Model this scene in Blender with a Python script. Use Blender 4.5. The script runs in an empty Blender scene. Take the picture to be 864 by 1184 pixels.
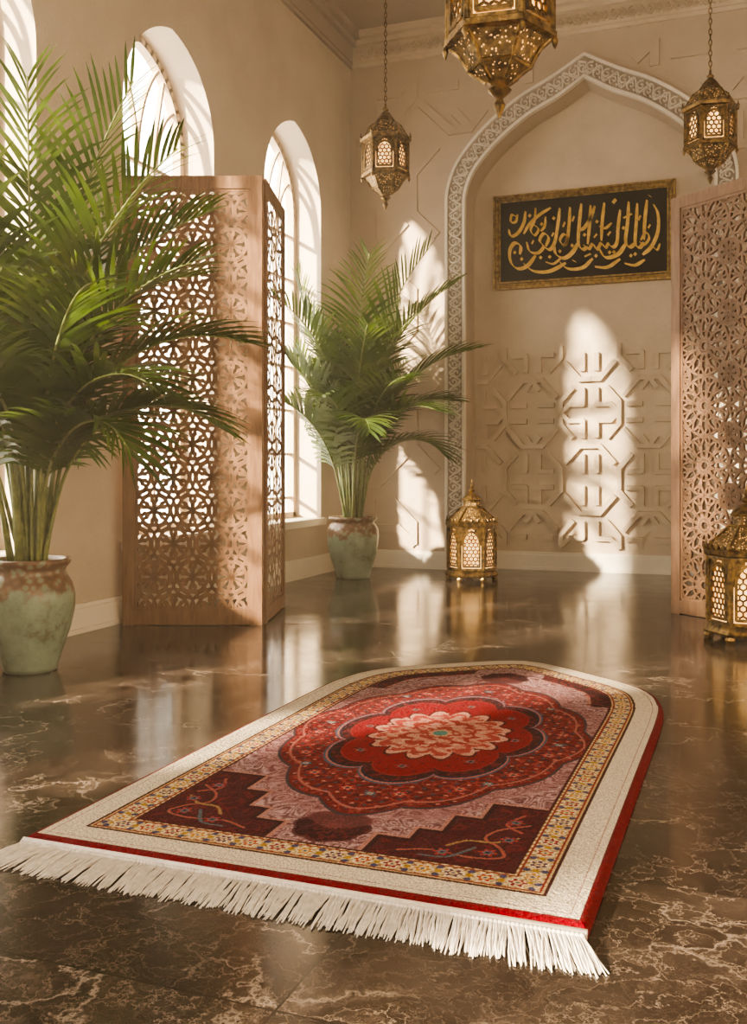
import bpy, math, random
import numpy as np
from mathutils import Vector, Matrix
random.seed(7); np.random.seed(7)
D=bpy.data; SC=bpy.context.scene
XL=-3.8; XR=3.8; YB=9.3; YF=-2.5; ZC=5.34; NICHE=0.3
pi=math.pi

# ------------------------------------------------------------ mesh builder
class MB:
    def __init__(s): s.v=[]; s.f=[]; s.m=[]
    def add(s,vs,fs,mi=0):
        o=len(s.v); s.v.extend([tuple(p) for p in vs])
        for f in fs: s.f.append(tuple(i+o for i in f)); s.m.append(mi)
    def hexa(s,p,mi=0):
        s.add(p,[(0,3,2,1),(4,5,6,7),(0,1,5,4),(1,2,6,5),(2,3,7,6),(3,0,4,7)],mi)
    def box(s,a,b,mi=0):
        x0,y0,z0=a;x1,y1,z1=b
        s.hexa([(x0,y0,z0),(x1,y0,z0),(x1,y1,z0),(x0,y1,z0),(x0,y0,z1),(x1,y0,z1),(x1,y1,z1),(x0,y1,z1)],mi)
    def bar(s,F,a,b,w,n0,n1,mi=0,ext=0.0,bev=0.0):
        dx,dy=b[0]-a[0],b[1]-a[1]; L=math.hypot(dx,dy)
        if L<1e-6: return
        dx/=L;dy/=L; px,py=-dy*w,dx*w
        a=(a[0]-dx*ext,a[1]-dy*ext); b=(b[0]+dx*ext,b[1]+dy*ext)
        k=1-bev
        q=[F(a[0]-px,a[1]-py,n0),F(b[0]-px,b[1]-py,n0),F(b[0]+px,b[1]+py,n0),F(a[0]+px,a[1]+py,n0),
           F(a[0]-px*k,a[1]-py*k,n1),F(b[0]-px*k,b[1]-py*k,n1),F(b[0]+px*k,b[1]+py*k,n1),F(a[0]+px*k,a[1]+py*k,n1)]
        s.hexa(q,mi)
    def poly(s,F,pts,w,n0,n1,closed=False,mi=0,clip=None,ext=0.0,bev=0.0):
        n=len(pts)
        for i in range(n if closed else n-1):
            a=pts[i];b=pts[(i+1)%n]
            if clip and not clip((a[0]+b[0])/2,(a[1]+b[1])/2): continue
            s.bar(F,a,b,w,n0,n1,mi,ext,bev)
    def tube(s,pts,rad,sides=6,mi=0,closed=False,cap=True):
        pts=[Vector(p) for p in pts]; n=len(pts)
        if not hasattr(rad,'__len__'): rad=[rad]*n
        vs=[];fs=[]; up=None
        for i in range(n):
            if closed: t=pts[(i+1)%n]-pts[i-1]
            else: t=pts[min(i+1,n-1)]-pts[max(i-1,0)]
            t.normalize()
            if up is None:
                up=Vector((0,0,1)) if abs(t.z)<0.9 else Vector((1,0,0))
            x=up-t*up.dot(t)
            if x.length<1e-5: x=t.orthogonal()
            x.normalize(); up=x; y=t.cross(x)
            for k in range(sides):
                a=2*pi*k/sides; vs.append(pts[i]+(x*math.cos(a)+y*math.sin(a))*rad[i])
        for i in range(n if closed else n-1):
            j=(i+1)%n
            for k in range(sides):
                l=(k+1)%sides
                fs.append((i*sides+k,i*sides+l,j*sides+l,j*sides+k))
        if cap and not closed:
            fs.append(tuple(range(sides))[::-1]); fs.append(tuple((n-1)*sides+k for k in range(sides)))
        s.add(vs,fs,mi)
    def lathe(s,prof,n,c=(0,0,0),rot=0,mi=0,cap=True):
        vs=[];fs=[];m=len(prof)
        for r,z in prof:
            for k in range(n):
                a=rot+2*pi*k/n; vs.append((c[0]+r*math.cos(a),c[1]+r*math.sin(a),c[2]+z))
        for i in range(m-1):
            for k in range(n):
                l=(k+1)%n; fs.append((i*n+k,i*n+l,(i+1)*n+l,(i+1)*n+k))
        if cap:
            fs.append(tuple(range(n))[::-1]); fs.append(tuple((m-1)*n+k for k in range(n)))
        s.add(vs,fs,mi)
    def obj(s,name,mats,parent=None,smooth=False,loc=None):
        me=D.meshes.new(name); me.from_pydata(s.v,[],s.f)
        if not isinstance(mats,(list,tuple)): mats=[mats]
        for m in mats: me.materials.append(m)
        me.polygons.foreach_set('material_index',s.m)
        if smooth: me.polygons.foreach_set('use_smooth',[True]*len(s.f))
        me.update(); o=D.objects.new(name,me); SC.collection.objects.link(o)
        if loc: o.location=loc
        if parent: o.parent=parent
        return o
def empty(name,loc=(0,0,0),rot=0):
    o=D.objects.new(name,None); SC.collection.objects.link(o); o.location=loc; o.rotation_euler=(0,0,rot); o.empty_display_size=.2
    return o
def cat(P,n=6):
    out=[];P=[np.array(p,float) for p in P]
    Q=[2*P[0]-P[1]]+P+[2*P[-1]-P[-2]]
    for i in range(1,len(Q)-2):
        for k in range(n):
            t=k/n; a,b,c,d=Q[i-1],Q[i],Q[i+1],Q[i+2]
            out.append(tuple(.5*((2*b)+(c-a)*t+(2*a-5*b+4*c-d)*t*t+(3*b-a-3*c+d)*t**3)))
    out.append(tuple(P[-1])); return out

# ------------------------------------------------------------ materials
class NT:
    def __init__(s,name):
        s.mat=D.materials.new(name); s.mat.use_nodes=True; s.t=s.mat.node_tree; s.b=s.t.nodes['Principled BSDF']; s.out=s.t.nodes['Material Output']
    def n(s,ty,**kw):
        nd=s.t.nodes.new(ty)
        for k,v in kw.items():
            if k.startswith('_'): setattr(nd,k[1:],v)
            else:
                nm=k.replace('__',' '); nd.inputs[nm].default_value=v
        return nd
    def l(s,a,b): s.t.links.new(a,b)
    def co(s,scale=(1,1,1)):
        c=s.n('ShaderNodeTexCoord'); m=s.n('ShaderNodeMapping'); m.inputs['Scale'].default_value=scale; s.l(c.outputs['Object'],m.inputs[0]); return m.outputs[0]
    def ramp(s,src,stops,interp='LINEAR'):
        r=s.n('ShaderNodeValToRGB'); r.color_ramp.interpolation=interp; e=r.color_ramp.elements
        while len(e)<len(stops): e.new(.5)
        for i,(p,c) in enumerate(stops): e[i].position=p; e[i].color=(*c,1) if len(c)==3 else c
        s.l(src,r.inputs[0]); return r.outputs[0]
    def mix(s,f,a,b,mode='MIX'):
        m=s.n('ShaderNodeMix',_data_type='RGBA',_blend_type=mode)
        for i,x in ((0,f),(6,a),(7,b)):
            if isinstance(x,(int,float)): m.inputs[i].default_value=x
            elif isinstance(x,tuple): m.inputs[i].default_value=(*x,1)
            else: s.l(x,m.inputs[i])
        return m.outputs[2]
    def bump(s,h,st=.3,d=.01):
        b=s.n('ShaderNodeBump'); b.inputs['Strength'].default_value=st; b.inputs['Distance'].default_value=d; s.l(h,b.inputs['Height']); s.l(b.outputs[0],s.b.inputs['Normal']); return b
def setp(b,**kw):
    for k,v in kw.items():
        nm=k.replace('__',' '); b.inputs[nm].default_value=(*v,1) if isinstance(v,tuple) and len(v)==3 else v

def m_plaster(name,c1,c2,sc=1.5,bs=.25):
    t=NT(name); v=t.co(); n1=t.n('ShaderNodeTexNoise',Scale=sc,Detail=8.,Roughness=.65); t.l(v,n1.inputs[0])
    t.l(t.ramp(n1.outputs[0],[(.3,c1),(.7,c2)]),t.b.inputs['Base Color'])
    n2=t.n('ShaderNodeTexNoise',Scale=35.,Detail=6.); t.l(v,n2.inputs[0]); t.bump(n2.outputs[0],bs,.01)
    setp(t.b,Roughness=.75); return t.mat
M_wallL=m_plaster('plaster_left',(.51,.43,.345),(.61,.525,.43))
M_wallB=m_plaster('plaster_back',(.47,.38,.30),(.57,.47,.375))
M_niche=m_plaster('plaster_niche',(.54,.445,.35),(.70,.60,.49),1.2)
M_relief=m_plaster('relief_plaster',(.54,.445,.35),(.66,.555,.445),2)
M_white=m_plaster('cream_trim',(.74,.69,.61),(.82,.77,.69),3,.1)
M_orn=m_plaster('ornament_trim',(.70,.65,.57),(.80,.74,.66),6,.1)
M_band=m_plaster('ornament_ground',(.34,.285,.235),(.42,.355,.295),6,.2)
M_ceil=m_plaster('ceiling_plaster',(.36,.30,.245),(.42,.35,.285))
M_frame=m_plaster('window_frame_paint',(.56,.44,.32),(.64,.52,.39),3,.1)

def m_floor():
    t=NT('emperador_marble'); v=t.co()
    nz=t.n('ShaderNodeTexNoise',Scale=2.2,Detail=9.,Roughness=.62); t.l(v,nz.inputs[0])
    dist=t.n('ShaderNodeVectorMath',_operation='SCALE'); 
    sub=t.n('ShaderNodeVectorMath',_operation='SUBTRACT'); t.l(nz.outputs['Color'],sub.inputs[0]); sub.inputs[1].default_value=(.5,.5,.5)
    t.l(sub.outputs[0],dist.inputs[0]); dist.inputs['Scale'].default_value=.9
    mp=t.n('ShaderNodeVectorMath',_operation='SCALE'); t.l(v,mp.inputs[0]); mp.inputs['Scale'].default_value=1/.82
    fl=t.n('ShaderNodeVectorMath',_operation='FLOOR'); t.l(mp.outputs[0],fl.inputs[0])
    wn=t.n('ShaderNodeTexWhiteNoise',_noise_dimensions='3D'); t.l(fl.outputs[0],wn.inputs[0])
    wo=t.n('ShaderNodeVectorMath',_operation='SCALE'); t.l(wn.outputs['Color'],wo.inputs[0]); wo.inputs['Scale'].default_value=9.
    ad=t.n('ShaderNodeVectorMath',_operation='ADD'); t.l(v,ad.inputs[0]); t.l(dist.outputs[0],ad.inputs[1])
    ad2=t.n('ShaderNodeVectorMath',_operation='ADD'); t.l(ad.outputs[0],ad2.inputs[0]); t.l(wo.outputs[0],ad2.inputs[1])
    P=ad2.outputs[0]
    n2=t.n('ShaderNodeTexNoise',Scale=3.2,Detail=10.,Roughness=.7); t.l(P,n2.inputs[0])
    base=t.ramp(n2.outputs[0],[(.3,(.012,.009,.008)),(.5,(.032,.023,.019)),(.74,(.100,.072,.060))])
    v1=t.n('ShaderNodeTexVoronoi',_feature='DISTANCE_TO_EDGE',Scale=3.1); t.l(P,v1.inputs[0])
    ve=t.ramp(v1.outputs[0],[(0,(1,1,1)),(.012,(.35,.35,.35)),(.04,(0,0,0))])
    n3=t.n('ShaderNodeTexNoise',Scale=1.6,Detail=3.); t.l(P,n3.inputs[0])
    mk=t.ramp(n3.outputs[0],[(.42,(0,0,0)),(.60,(1,1,1))])
    mm=t.mix(1.,ve,mk,'MULTIPLY')
    c=t.mix(mm,base,(.34,.28,.235))
    v2=t.n('ShaderNodeTexVoronoi',_feature='DISTANCE_TO_EDGE',Scale=8.); t.l(P,v2.inputs[0])
    ve2=t.ramp(v2.outputs[0],[(0,(.75,.75,.75)),(.025,(0,0,0))])
    n4=t.n('ShaderNodeTexNoise',Scale=2.3,Detail=3.); t.l(P,n4.inputs[0])
    c=t.mix(t.mix(1.,ve2,t.ramp(n4.outputs[0],[(.36,(0,0,0)),(.55,(1,1,1))]),'MULTIPLY'),c,(.25,.20,.165))
    v3=t.n('ShaderNodeTexVoronoi',_feature='DISTANCE_TO_EDGE',Scale=19.); t.l(P,v3.inputs[0])
    ve3=t.ramp(v3.outputs[0],[(0,(.5,.5,.5)),(.035,(0,0,0))])
    c=t.mix(ve3,c,(.13,.098,.078))
    fr=t.n('ShaderNodeVectorMath',_operation='FRACTION'); t.l(mp.outputs[0],fr.inputs[0])
    sx=t.n('ShaderNodeSeparateXYZ'); t.l(fr.outputs[0],sx.inputs[0])
    def edge(o):
        a=t.n('ShaderNodeMath',_operation='SUBTRACT'); t.l(o,a.inputs[0]); a.inputs[1].default_value=.5
        b=t.n('ShaderNodeMath',_operation='ABSOLUTE'); t.l(a.outputs[0],b.inputs[0])
        g=t.n('ShaderNodeMath',_operation='GREATER_THAN'); t.l(b.outputs[0],g.inputs[0]); g.inputs[1].default_value=.4970; return g.outputs[0]
    mx=t.n('ShaderNodeMath',_operation='MAXIMUM'); t.l(edge(sx.outputs[0]),mx.inputs[0]); t.l(edge(sx.outputs[1]),mx.inputs[1])
    c=t.mix(mx.outputs[0],c,(.006,.005,.004))
    t.l(c,t.b.inputs['Base Color'])
    rr=t.ramp(n2.outputs[0],[(.3,(.09,.09,.09)),(.7,(.21,.21,.21))]); t.l(rr,t.b.inputs['Roughness'])
    n5=t.n('ShaderNodeTexNoise',Scale=5.,Detail=2.); t.l(v,n5.inputs[0]); t.bump(n5.outputs[0],.04,.01)
    t.b.inputs['Specular IOR Level'].default_value=.65; return t.mat
M_floor=m_floor()

def m_wood():
    t=NT('carved_wood'); v=t.co((9,9,1.2)); n=t.n('ShaderNodeTexNoise',Scale=4.,Detail=6.,Distortion=1.); t.l(v,n.inputs[0])
    t.l(t.ramp(n.outputs[0],[(.3,(.155,.082,.046)),(.7,(.28,.162,.098))]),t.b.inputs['Base Color']); t.bump(n.outputs[0],.15,.003); setp(t.b,Roughness=.5); return t.mat
M_wood=m_wood()
def m_brass(name,c1=(.075,.048,.022),c2=(.34,.215,.08)):
    t=NT(name); v=t.co(); n=t.n('ShaderNodeTexNoise',Scale=30.,Detail=5.); t.l(v,n.inputs[0])
    t.l(t.ramp(n.outputs[0],[(.35,c1),(.65,c2)]),t.b.inputs['Base Color'])
    vo=t.n('ShaderNodeTexVoronoi',Scale=70.); t.l(v,vo.inputs[0]); t.bump(vo.outputs[0],.5,.004)
    setp(t.b,Metallic=.9,Roughness=.36); return t.mat
M_brass=m_brass('aged_brass'); M_gold=m_brass('gold_frame',(.20,.12,.04),(.50,.34,.13))
def m_perf():
    t=NT('perforated_brass'); v=t.co(); vo=t.n('ShaderNodeTexVoronoi',Scale=64.); t.l(v,vo.inputs[0])
    mk=t.ramp(vo.outputs['Distance'],[(.22,(1,1,1)),(.28,(0,0,0))])
    n=t.n('ShaderNodeTexNoise',Scale=30.); t.l(v,n.inputs[0])
    br=t.ramp(n.outputs[0],[(.35,(.075,.048,.022)),(.65,(.28,.18,.07))])
    t.l(t.mix(mk,br,(.7,.45,.22)),t.b.inputs['Base Color'])
    t.l(t.mix(mk,(0,0,0),(1.,.55,.20)),t.b.inputs['Emission Color']); setp(t.b,Metallic=.6,Roughness=.4,Emission__Strength=.8); 
    t.bump(vo.outputs['Distance'],.6,.004); return t.mat
M_perf=m_perf()
def m_glow():
    t=NT('amber_lantern_glass'); v=t.co(); n=t.n('ShaderNodeTexNoise',Scale=14.,Detail=4.); t.l(v,n.inputs[0])
    t.l(t.ramp(n.outputs[0],[(.3,(.75,.33,.09)),(.7,(1.,.66,.28))]),t.b.inputs['Emission Color']); setp(t.b,Base__Color=(.6,.4,.2),Roughness=.3,Emission__Strength=2.3); return t.mat
M_glow=m_glow()
def simple(name,c,r=.5,c2=None,sc=20.,**kw):
    t=NT(name); v=t.co(); n=t.n('ShaderNodeTexNoise',Scale=sc,Detail=4.); t.l(v,n.inputs[0]); c2=c2 or tuple(x*.75 for x in c)
    t.l(t.ramp(n.outputs[0],[(.35,c2),(.65,c)]),t.b.inputs['Base Color']); setp(t.b,Roughness=r,**kw); return t.mat
M_black=simple('black_lacquer',(.006,.005,.004),.6); M_black.node_tree.nodes['Principled BSDF'].inputs['Specular IOR Level'].default_value=.2
M_goldink=simple('gold_leaf',(.85,.56,.15),.4,(.65,.40,.09),Metallic=.4)
M_soil=simple('soil',(.05,.03,.02),.95); M_cane=simple('palm_cane',(.25,.28,.10),.5,(.13,.18,.06))
M_fringe=simple('cotton_fringe',(.72,.68,.64),.9,(.58,.54,.50),60.)
def m_leaf():
    t=NT('palm_leaf'); v=t.co(); n=t.n('ShaderNodeTexNoise',Scale=3.,Detail=3.); t.l(v,n.inputs[0])
    c=t.ramp(n.outputs[0],[(.35,(.030,.066,.016)),(.6,(.080,.130,.030)),(.8,(.18,.22,.06))])
    t.l(c,t.b.inputs['Base Color']); setp(t.b,Roughness=.42)
    tr=t.n('ShaderNodeBsdfTranslucent'); t.l(t.mix(1.,c,(1.8,1.75,1.0),'MULTIPLY'),tr.inputs[0])
    mx=t.n('ShaderNodeMixShader'); mx.inputs[0].default_value=.4; t.l(t.b.outputs[0],mx.inputs[1]); t.l(tr.outputs[0],mx.inputs[2]); t.l(mx.outputs[0],t.out.inputs[0]); return t.mat
M_leaf=m_leaf()
def m_celadon():
    t=NT('celadon_glaze'); v=t.co(); n=t.n('ShaderNodeTexNoise',Scale=7.,Detail=8.,Roughness=.7); t.l(v,n.inputs[0])
    c=t.ramp(n.outputs[0],[(.34,(.13,.13,.08)),(.45,(.22,.29,.22)),(.7,(.32,.41,.33))])
    sp=t.n('ShaderNodeSeparateXYZ'); t.l(v,sp.inputs[0])
    n2=t.n('ShaderNodeTexNoise',Scale=9.,Detail=6.); t.l(v,n2.inputs[0])
    ad=t.n('ShaderNodeMath',_operation='MULTIPLY_ADD'); t.l(n2.outputs[0],ad.inputs[0]); ad.inputs[1].default_value=.34; t.l(sp.outputs[2],ad.inputs[2])
    mk=t.ramp(ad.outputs[0],[(.525,(0,0,0)),(.57,(.9,.9,.9))])
    v3=t.n('ShaderNodeTexVoronoi',Scale=26.); t.l(v,v3.inputs[0])
    orn=t.ramp(v3.outputs['Distance'],[(.3,(.24,.26,.18)),(.42,(.22,.11,.065)),(.7,(.13,.06,.035))])
    c=t.mix(mk,c,orn); t.l(c,t.b.inputs['Base Color'])
    vo=t.n('ShaderNodeTexVoronoi',_feature='DISTANCE_TO_EDGE',Scale=28.); t.l(v,vo.inputs[0]); t.bump(vo.outputs[0],.3,.005)
    setp(t.b,Roughness=.28); return t.mat
M_cel=m_celadon()
def m_rug():
    t=NT('rug_pile'); a=t.n('ShaderNodeVertexColor',_layer_name='Col'); v=t.co()
    n=t.n('ShaderNodeTexNoise',Scale=200.,Detail=2.); t.l(v,n.inputs[0])
    g=t.ramp(n.outputs[0],[(.3,(.50,.50,.50)),(.7,(1.14,1.14,1.14))])
    t.l(t.mix(1.,a.outputs[0],g,'MULTIPLY'),t.b.inputs['Base Color'])
    n2=t.n('ShaderNodeTexNoise',Scale=110.,Detail=4.); t.l(v,n2.inputs[0]); t.bump(n2.outputs[0],1.0,.011)
    setp(t.b,Roughness=1.0,Sheen__Weight=.05,Sheen__Roughness=.5); t.b.inputs['Specular IOR Level'].default_value=.0; return t.mat
M_rug=m_rug()

# ------------------------------------------------------------ room shell
fl=MB(); fl.box((XL-.5,YF,-.1),(XR+.3,YB+.6,0)); fl.obj('floor',M_floor)
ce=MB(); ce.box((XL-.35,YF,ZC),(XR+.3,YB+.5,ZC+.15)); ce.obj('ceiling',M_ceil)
wr=MB(); wr.box((XR,YF,0),(XR+.2,YB+.4,ZC)); wr.obj('wall_right',M_wallL)
def arch(c,w,zs,za,n=14):
    h=za-zs; R=(w*w+h*h)/(2*w); ph=math.asin(min(1,h/R)); R_=[]
    for i in range(n+1):
        a=ph*i/n; R_.append(((w-R)+R*math.cos(a),zs+R*math.sin(a)))
    right=[(c+x,z) for x,z in R_]; left=[(c-x,z) for x,z in R_]
    return left+right[::-1][1:]
def arched_wall(m,F,s0,s1,zt,ops,th,back=True):
    cur=s0
    def q(a,b,c,d): m.add([a,b,c,d],[(0,1,2,3)])
    def face(x0,z0,x1,z1,x2,z2,x3,z3):
        q(F(x0,z0,0),F(x1,z1,0),F(x2,z2,0),F(x3,z3,0))
        if back: q(F(x3,z3,th),F(x2,z2,th),F(x1,z1,th),F(x0,z0,th))
    for pr,z0 in ops:
        l,r=pr[0][0],pr[-1][0]
        face(cur,0,l,0,l,zt,cur,zt)
        if z0>0: face(l,0,r,0,r,z0,l,z0)
        for a,b in zip(pr[:-1],pr[1:]): face(a[0],a[1],b[0],b[1],b[0],zt,a[0],zt)
        out=[(l,z0)]+pr+[(r,z0)]
        for a,b in zip(out[:-1],out[1:]): q(F(*a,0),F(*a,th),F(*b,th),F(*b,0))
        if z0>0: q(F(l,z0,0),F(r,z0,0),F(r,z0,th),F(l,z0,th))
        cur=r
    face(cur,0,s1,0,s1,zt,cur,zt)
FL=lambda s,z,w:(XL-w,s,z)
WC=[0.02,2.01,4.0,5.99,7.98]; WH=.58; WS=3.38; WA=4.07; WZ=.51; WT=.36
wl=MB(); arched_wall(wl,FL,YF,YB+.3,ZC,[(arch(c,WH,WS,WA),WZ) for c in WC],WT); wl.obj('wall_left',M_wallL)
for i,c in enumerate(WC):
    e=empty('window_%d'%(i+1)); F=lambda s,z,n:(XL-WT+.07-n,s,z)
    pr=arch(c,WH-.02,WS,WA-.02,12); out=[(c-WH+.02,WZ+.03)]+pr+[(c+WH-.02,WZ+.03)]
    m=MB(); m.poly(F,out,.035,-.03,.04,closed=True,ext=.01)
    w=WH; h=WA-WS; R=(w*w+h*h)/(2*w)
    def ins(s,z):
        x=abs(s-c)
        if x>WH-.02 or z<WZ: return False
        if z<WS: return True
        return (x-(w-R))**2+(z-WS)**2 < (R-.02)**2
    def line(a,b,hw):
        n=max(1,int(math.hypot(b[0]-a[0],b[1]-a[1])/.04)); P=[(a[0]+(b[0]-a[0])*k/n,a[1]+(b[1]-a[1])*k/n) for k in range(n+1)]
        m.poly(F,P,hw,-.015,.02,clip=ins,ext=.001)
    for x in (-.2,.2): line((c+x,WZ),(c+x,WS-.1),.012)
    for k in range(7): line((c-WH,WZ+.41*k+.2),(c+WH,WZ+.41*k+.2),.012)
    for sg in (-1,1):
        for r in (.58,.34):
            P=[(c+sg*(.58-r*math.cos(t*pi/24)-0),WS-.2+r*1.5*math.sin(t*pi/24)) for t in range(13)]
            m.poly(F,P,.011,-.015,.02,clip=ins,ext=.002)
        line((c+sg*.2,WS-.1),(c+sg*.34,WS+.5),.011)
    m.obj('frame_and_muntins',M_frame,e)
    s=MB(); s.box((XL-WT+.02,c-WH-.02,WZ-.05),(XL+.05,c+WH+.02,WZ+.012)); s.obj('sill',M_white,e)

# back wall with keel-arch niche
CX=-1.45
oh=[(1.34,3.45),(1.33,3.68),(1.23,3.95),(.97,4.25),(.63,4.50),(.30,4.66),(0,4.83)]
ih=[(1.14,3.45),(1.13,3.64),(1.045,3.85),(.83,4.09),(.53,4.31),(.24,4.45),(0,4.60)]
def mir(h,n=5):
    p=cat(h,n); return [(CX-x,z) for x,z in p]+[(CX+x,z) for x,z in p[::-1][1:]]
OUT=mir(oh); INN=mir(ih)
FB=lambda s,z,w:(s,YB+w,z)
wb=MB(); arched_wall(wb,FB,XL,XR,ZC,[(INN,0.0)],NICHE,back=False); wbo=wb.obj('wall_back',M_wallB)
nb=MB(); nb.box((XL,YB+NICHE,0),(XR,YB+NICHE+.15,ZC)); nb.obj('wall_niche',M_niche)
tr=MB(); O=[(OUT[0][0],0.0)]+OUT+[(OUT[-1][0],0.0)]; I=[(INN[0][0],0.0)]+INN+[(INN[-1][0],0.0)]
def strip(m,A,B,w0,w1,mi):
    for i in range(len(A)-1):
        p=[FB(*A[i],w1),FB(*A[i+1],w1),FB(*B[i+1],w1),FB(*B[i],w1)]
        q=[FB(*A[i],w0),FB(*A[i+1],w0),FB(*B[i+1],w0),FB(*B[i],w0)]
        m.add(p+q,[(0,1,2,3),(0,4,5,1),(3,2,6,7)],mi)
def lerp(A,B,t): return [(a[0]*(1-t)+b[0]*t,a[1]*(1-t)+b[1]*t) for a,b in zip(A,B)]
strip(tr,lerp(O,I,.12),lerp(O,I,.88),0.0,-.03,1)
strip(tr,O,lerp(O,I,.13),0,-.06,0); strip(tr,lerp(O,I,.87),I,0,-.06,0)
mid=lerp(O,I,.5)
def resample(P,st):
    out=[];acc=0;nxt=0
    for a,b in zip(P[:-1],P[1:]):
        L=math.hypot(b[0]-a[0],b[1]-a[1])
        while nxt<=acc+L and L>0:
            t=(nxt-acc)/L; out.append(((a[0]+(b[0]-a[0])*t,a[1]+(b[1]-a[1])*t),((b[0]-a[0])/L,(b[1]-a[1])/L),nxt)); nxt+=st
        acc+=L
    return out
def guilloche(m,P,F,amp,per,hw,n0,n1,mi):
    S=resample(P,per/12)
    pts=[(p[0]-t[1]*amp*math.sin(2*pi*s/per),p[1]+t[0]*amp*math.sin(2*pi*s/per)) for p,t,s in S]
    m.poly(F,pts,hw,n0,n1,mi=mi,bev=.4,ext=.002)
    for j,(p,t,s) in enumerate(resample(P,per/2)):
        sg=1 if j%2 else -1
        c=(p[0]+t[0]*per*.25,p[1]+t[1]*per*.25)
        c=(c[0]-t[1]*amp*sg*.25,c[1]+t[0]*amp*sg*.25)
        sp=[]
        for k in range(13):
            a=k/12*2*pi*1.15*sg+math.atan2(t[1],t[0])+pi/2*sg; r=amp*(.72*(1-k/12)+.10)
            sp.append((c[0]+r*math.cos(a),c[1]+r*math.sin(a)))
        m.poly(F,sp,hw*.8,n0,n1*.97,mi=mi,bev=.4,ext=.001)
        for dv,du in ((.85,.0),(.6,.22),(.95,.3)):
            q=(p[0]+t[0]*per*du+t[1]*amp*sg*dv,p[1]+t[1]*per*du-t[0]*amp*sg*dv)
            m.bar(F,(q[0]-t[0]*.009-t[1]*.006,q[1]-t[1]*.009+t[0]*.006),(q[0]+t[0]*.009+t[1]*.006,q[1]+t[1]*.009-t[0]*.006),hw*1.0,n0,n1*.94,mi,0,.4)
guilloche(tr,mid,FB,.055,.17,.009,-.03,-.055,0)
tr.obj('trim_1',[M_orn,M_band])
cr=MB()
def crown(m,F,s0,s1):
    for n,z0,z1 in ((.03,5.02,5.06),(.045,5.06,5.22),(.09,5.22,5.27),(.15,5.27,ZC)):
        a=[F(s0,z0,0),F(s1,z0,0),F(s1,z0,-n),F(s0,z0,-n),F(s0,z1,0),F(s1,z1,0),F(s1,z1,-n),F(s0,z1,-n)]; m.hexa(a)
crown(cr,FB,XL,XR); guilloche(cr,[(XL+.1,5.14),(XR-.1,5.14)],FB,.045,.16,.008,-.045,-.065,0); cr.obj('trim_2',M_relief)
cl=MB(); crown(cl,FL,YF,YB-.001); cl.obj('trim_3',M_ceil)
def basebd(m,F,s0,s1,w=0):
    for n,z0,z1 in ((.035,0,.03),(.025,.03,.15),(.015,.15,.175)):
        m.hexa([F(s0,z0,w),F(s1,z0,w),F(s1,z0,w-n),F(s0,z0,w-n),F(s0,z1,w),F(s1,z1,w),F(s1,z1,w-n),F(s0,z1,w-n)])
b=MB(); basebd(b,lambda s,z,w:(XL-w,s,z),YF,YB); b.obj('baseboard_left',M_white)
b=MB(); basebd(b,FB,XL,O[0][0]); basebd(b,FB,O[-1][0],XR); basebd(b,FB,INN[0][0],INN[-1][0],NICHE); b.obj('baseboard_back',M_white)
b=MB(); basebd(b,lambda s,z,w:(XR+w,s,z),YF,YB); b.obj('baseboard_right',M_white)
CELL=[((.5,0),(.5,.17)),((.5,.83),(.5,1)),((0,.5),(.17,.5)),((.83,.5),(1,.5)),
 ((.17,.5),(.42,.75)),((.58,.25),(.83,.5)),((.5,.17),(.3,.37)),((.5,.83),(.7,.63)),
 ((.12,.12),(.36,.12)),((.12,.12),(.12,.36)),((.88,.88),(.64,.88)),((.88,.88),(.88,.64)),
 ((.88,.12),(.64,.12)),((.12,.88),(.12,.64)),
 ((.36,.12),(.5,.0)),((.88,.36),(1,.5))]
rz=random.Random(2)
def relief(m,F,x0,x1,z0,z1,cell,hw,n0,n1,ok=lambda x,z:True):
    nx=max(1,round((x1-x0)/cell)); nz=max(1,round((z1-z0)/cell)); cx=(x1-x0)/nx; cz=(z1-z0)/nz
    for i in range(nx):
        for j in range(nz):
            for a,b_ in CELL:
                fx=(lambda u:1-u) if i%2 else (lambda u:u); fz=(lambda u:1-u) if j%2 else (lambda u:u)
                A=(x0+(i+fx(a[0]))*cx,z0+(j+fz(a[1]))*cz); B=(x0+(i+fx(b_[0]))*cx,z0+(j+fz(b_[1]))*cz)
                if ok(*A) and ok(*B): m.bar(F,A,B,hw*rz.uniform(.97,1.03),n0,n1*rz.uniform(.88,1.12),0,hw*rz.uniform(.3,.6),.12)
r1=MB(); FN=lambda s,z,w:(s,YB+NICHE+w,z)
relief(r1,FN,CX-1.10,CX+1.10,.24,2.16,.62,.025,.01,-.038)
r1.obj('trim_4',M_relief)
def outside(x,z):
    x=abs(x-CX)
    if x>1.42: return True
    if z<3.5: return False
    zz=np.interp(x,[q[0] for q in oh[::-1]],[q[1] for q in oh[::-1]]); return z>zz+.1
r2=MB(); relief(r2,FB,XL+.1,XL+.1+1.15*6,.25,4.85,1.15,.045,.01,-.018,outside)
r2.obj('trim_5',M_wallB)

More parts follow.
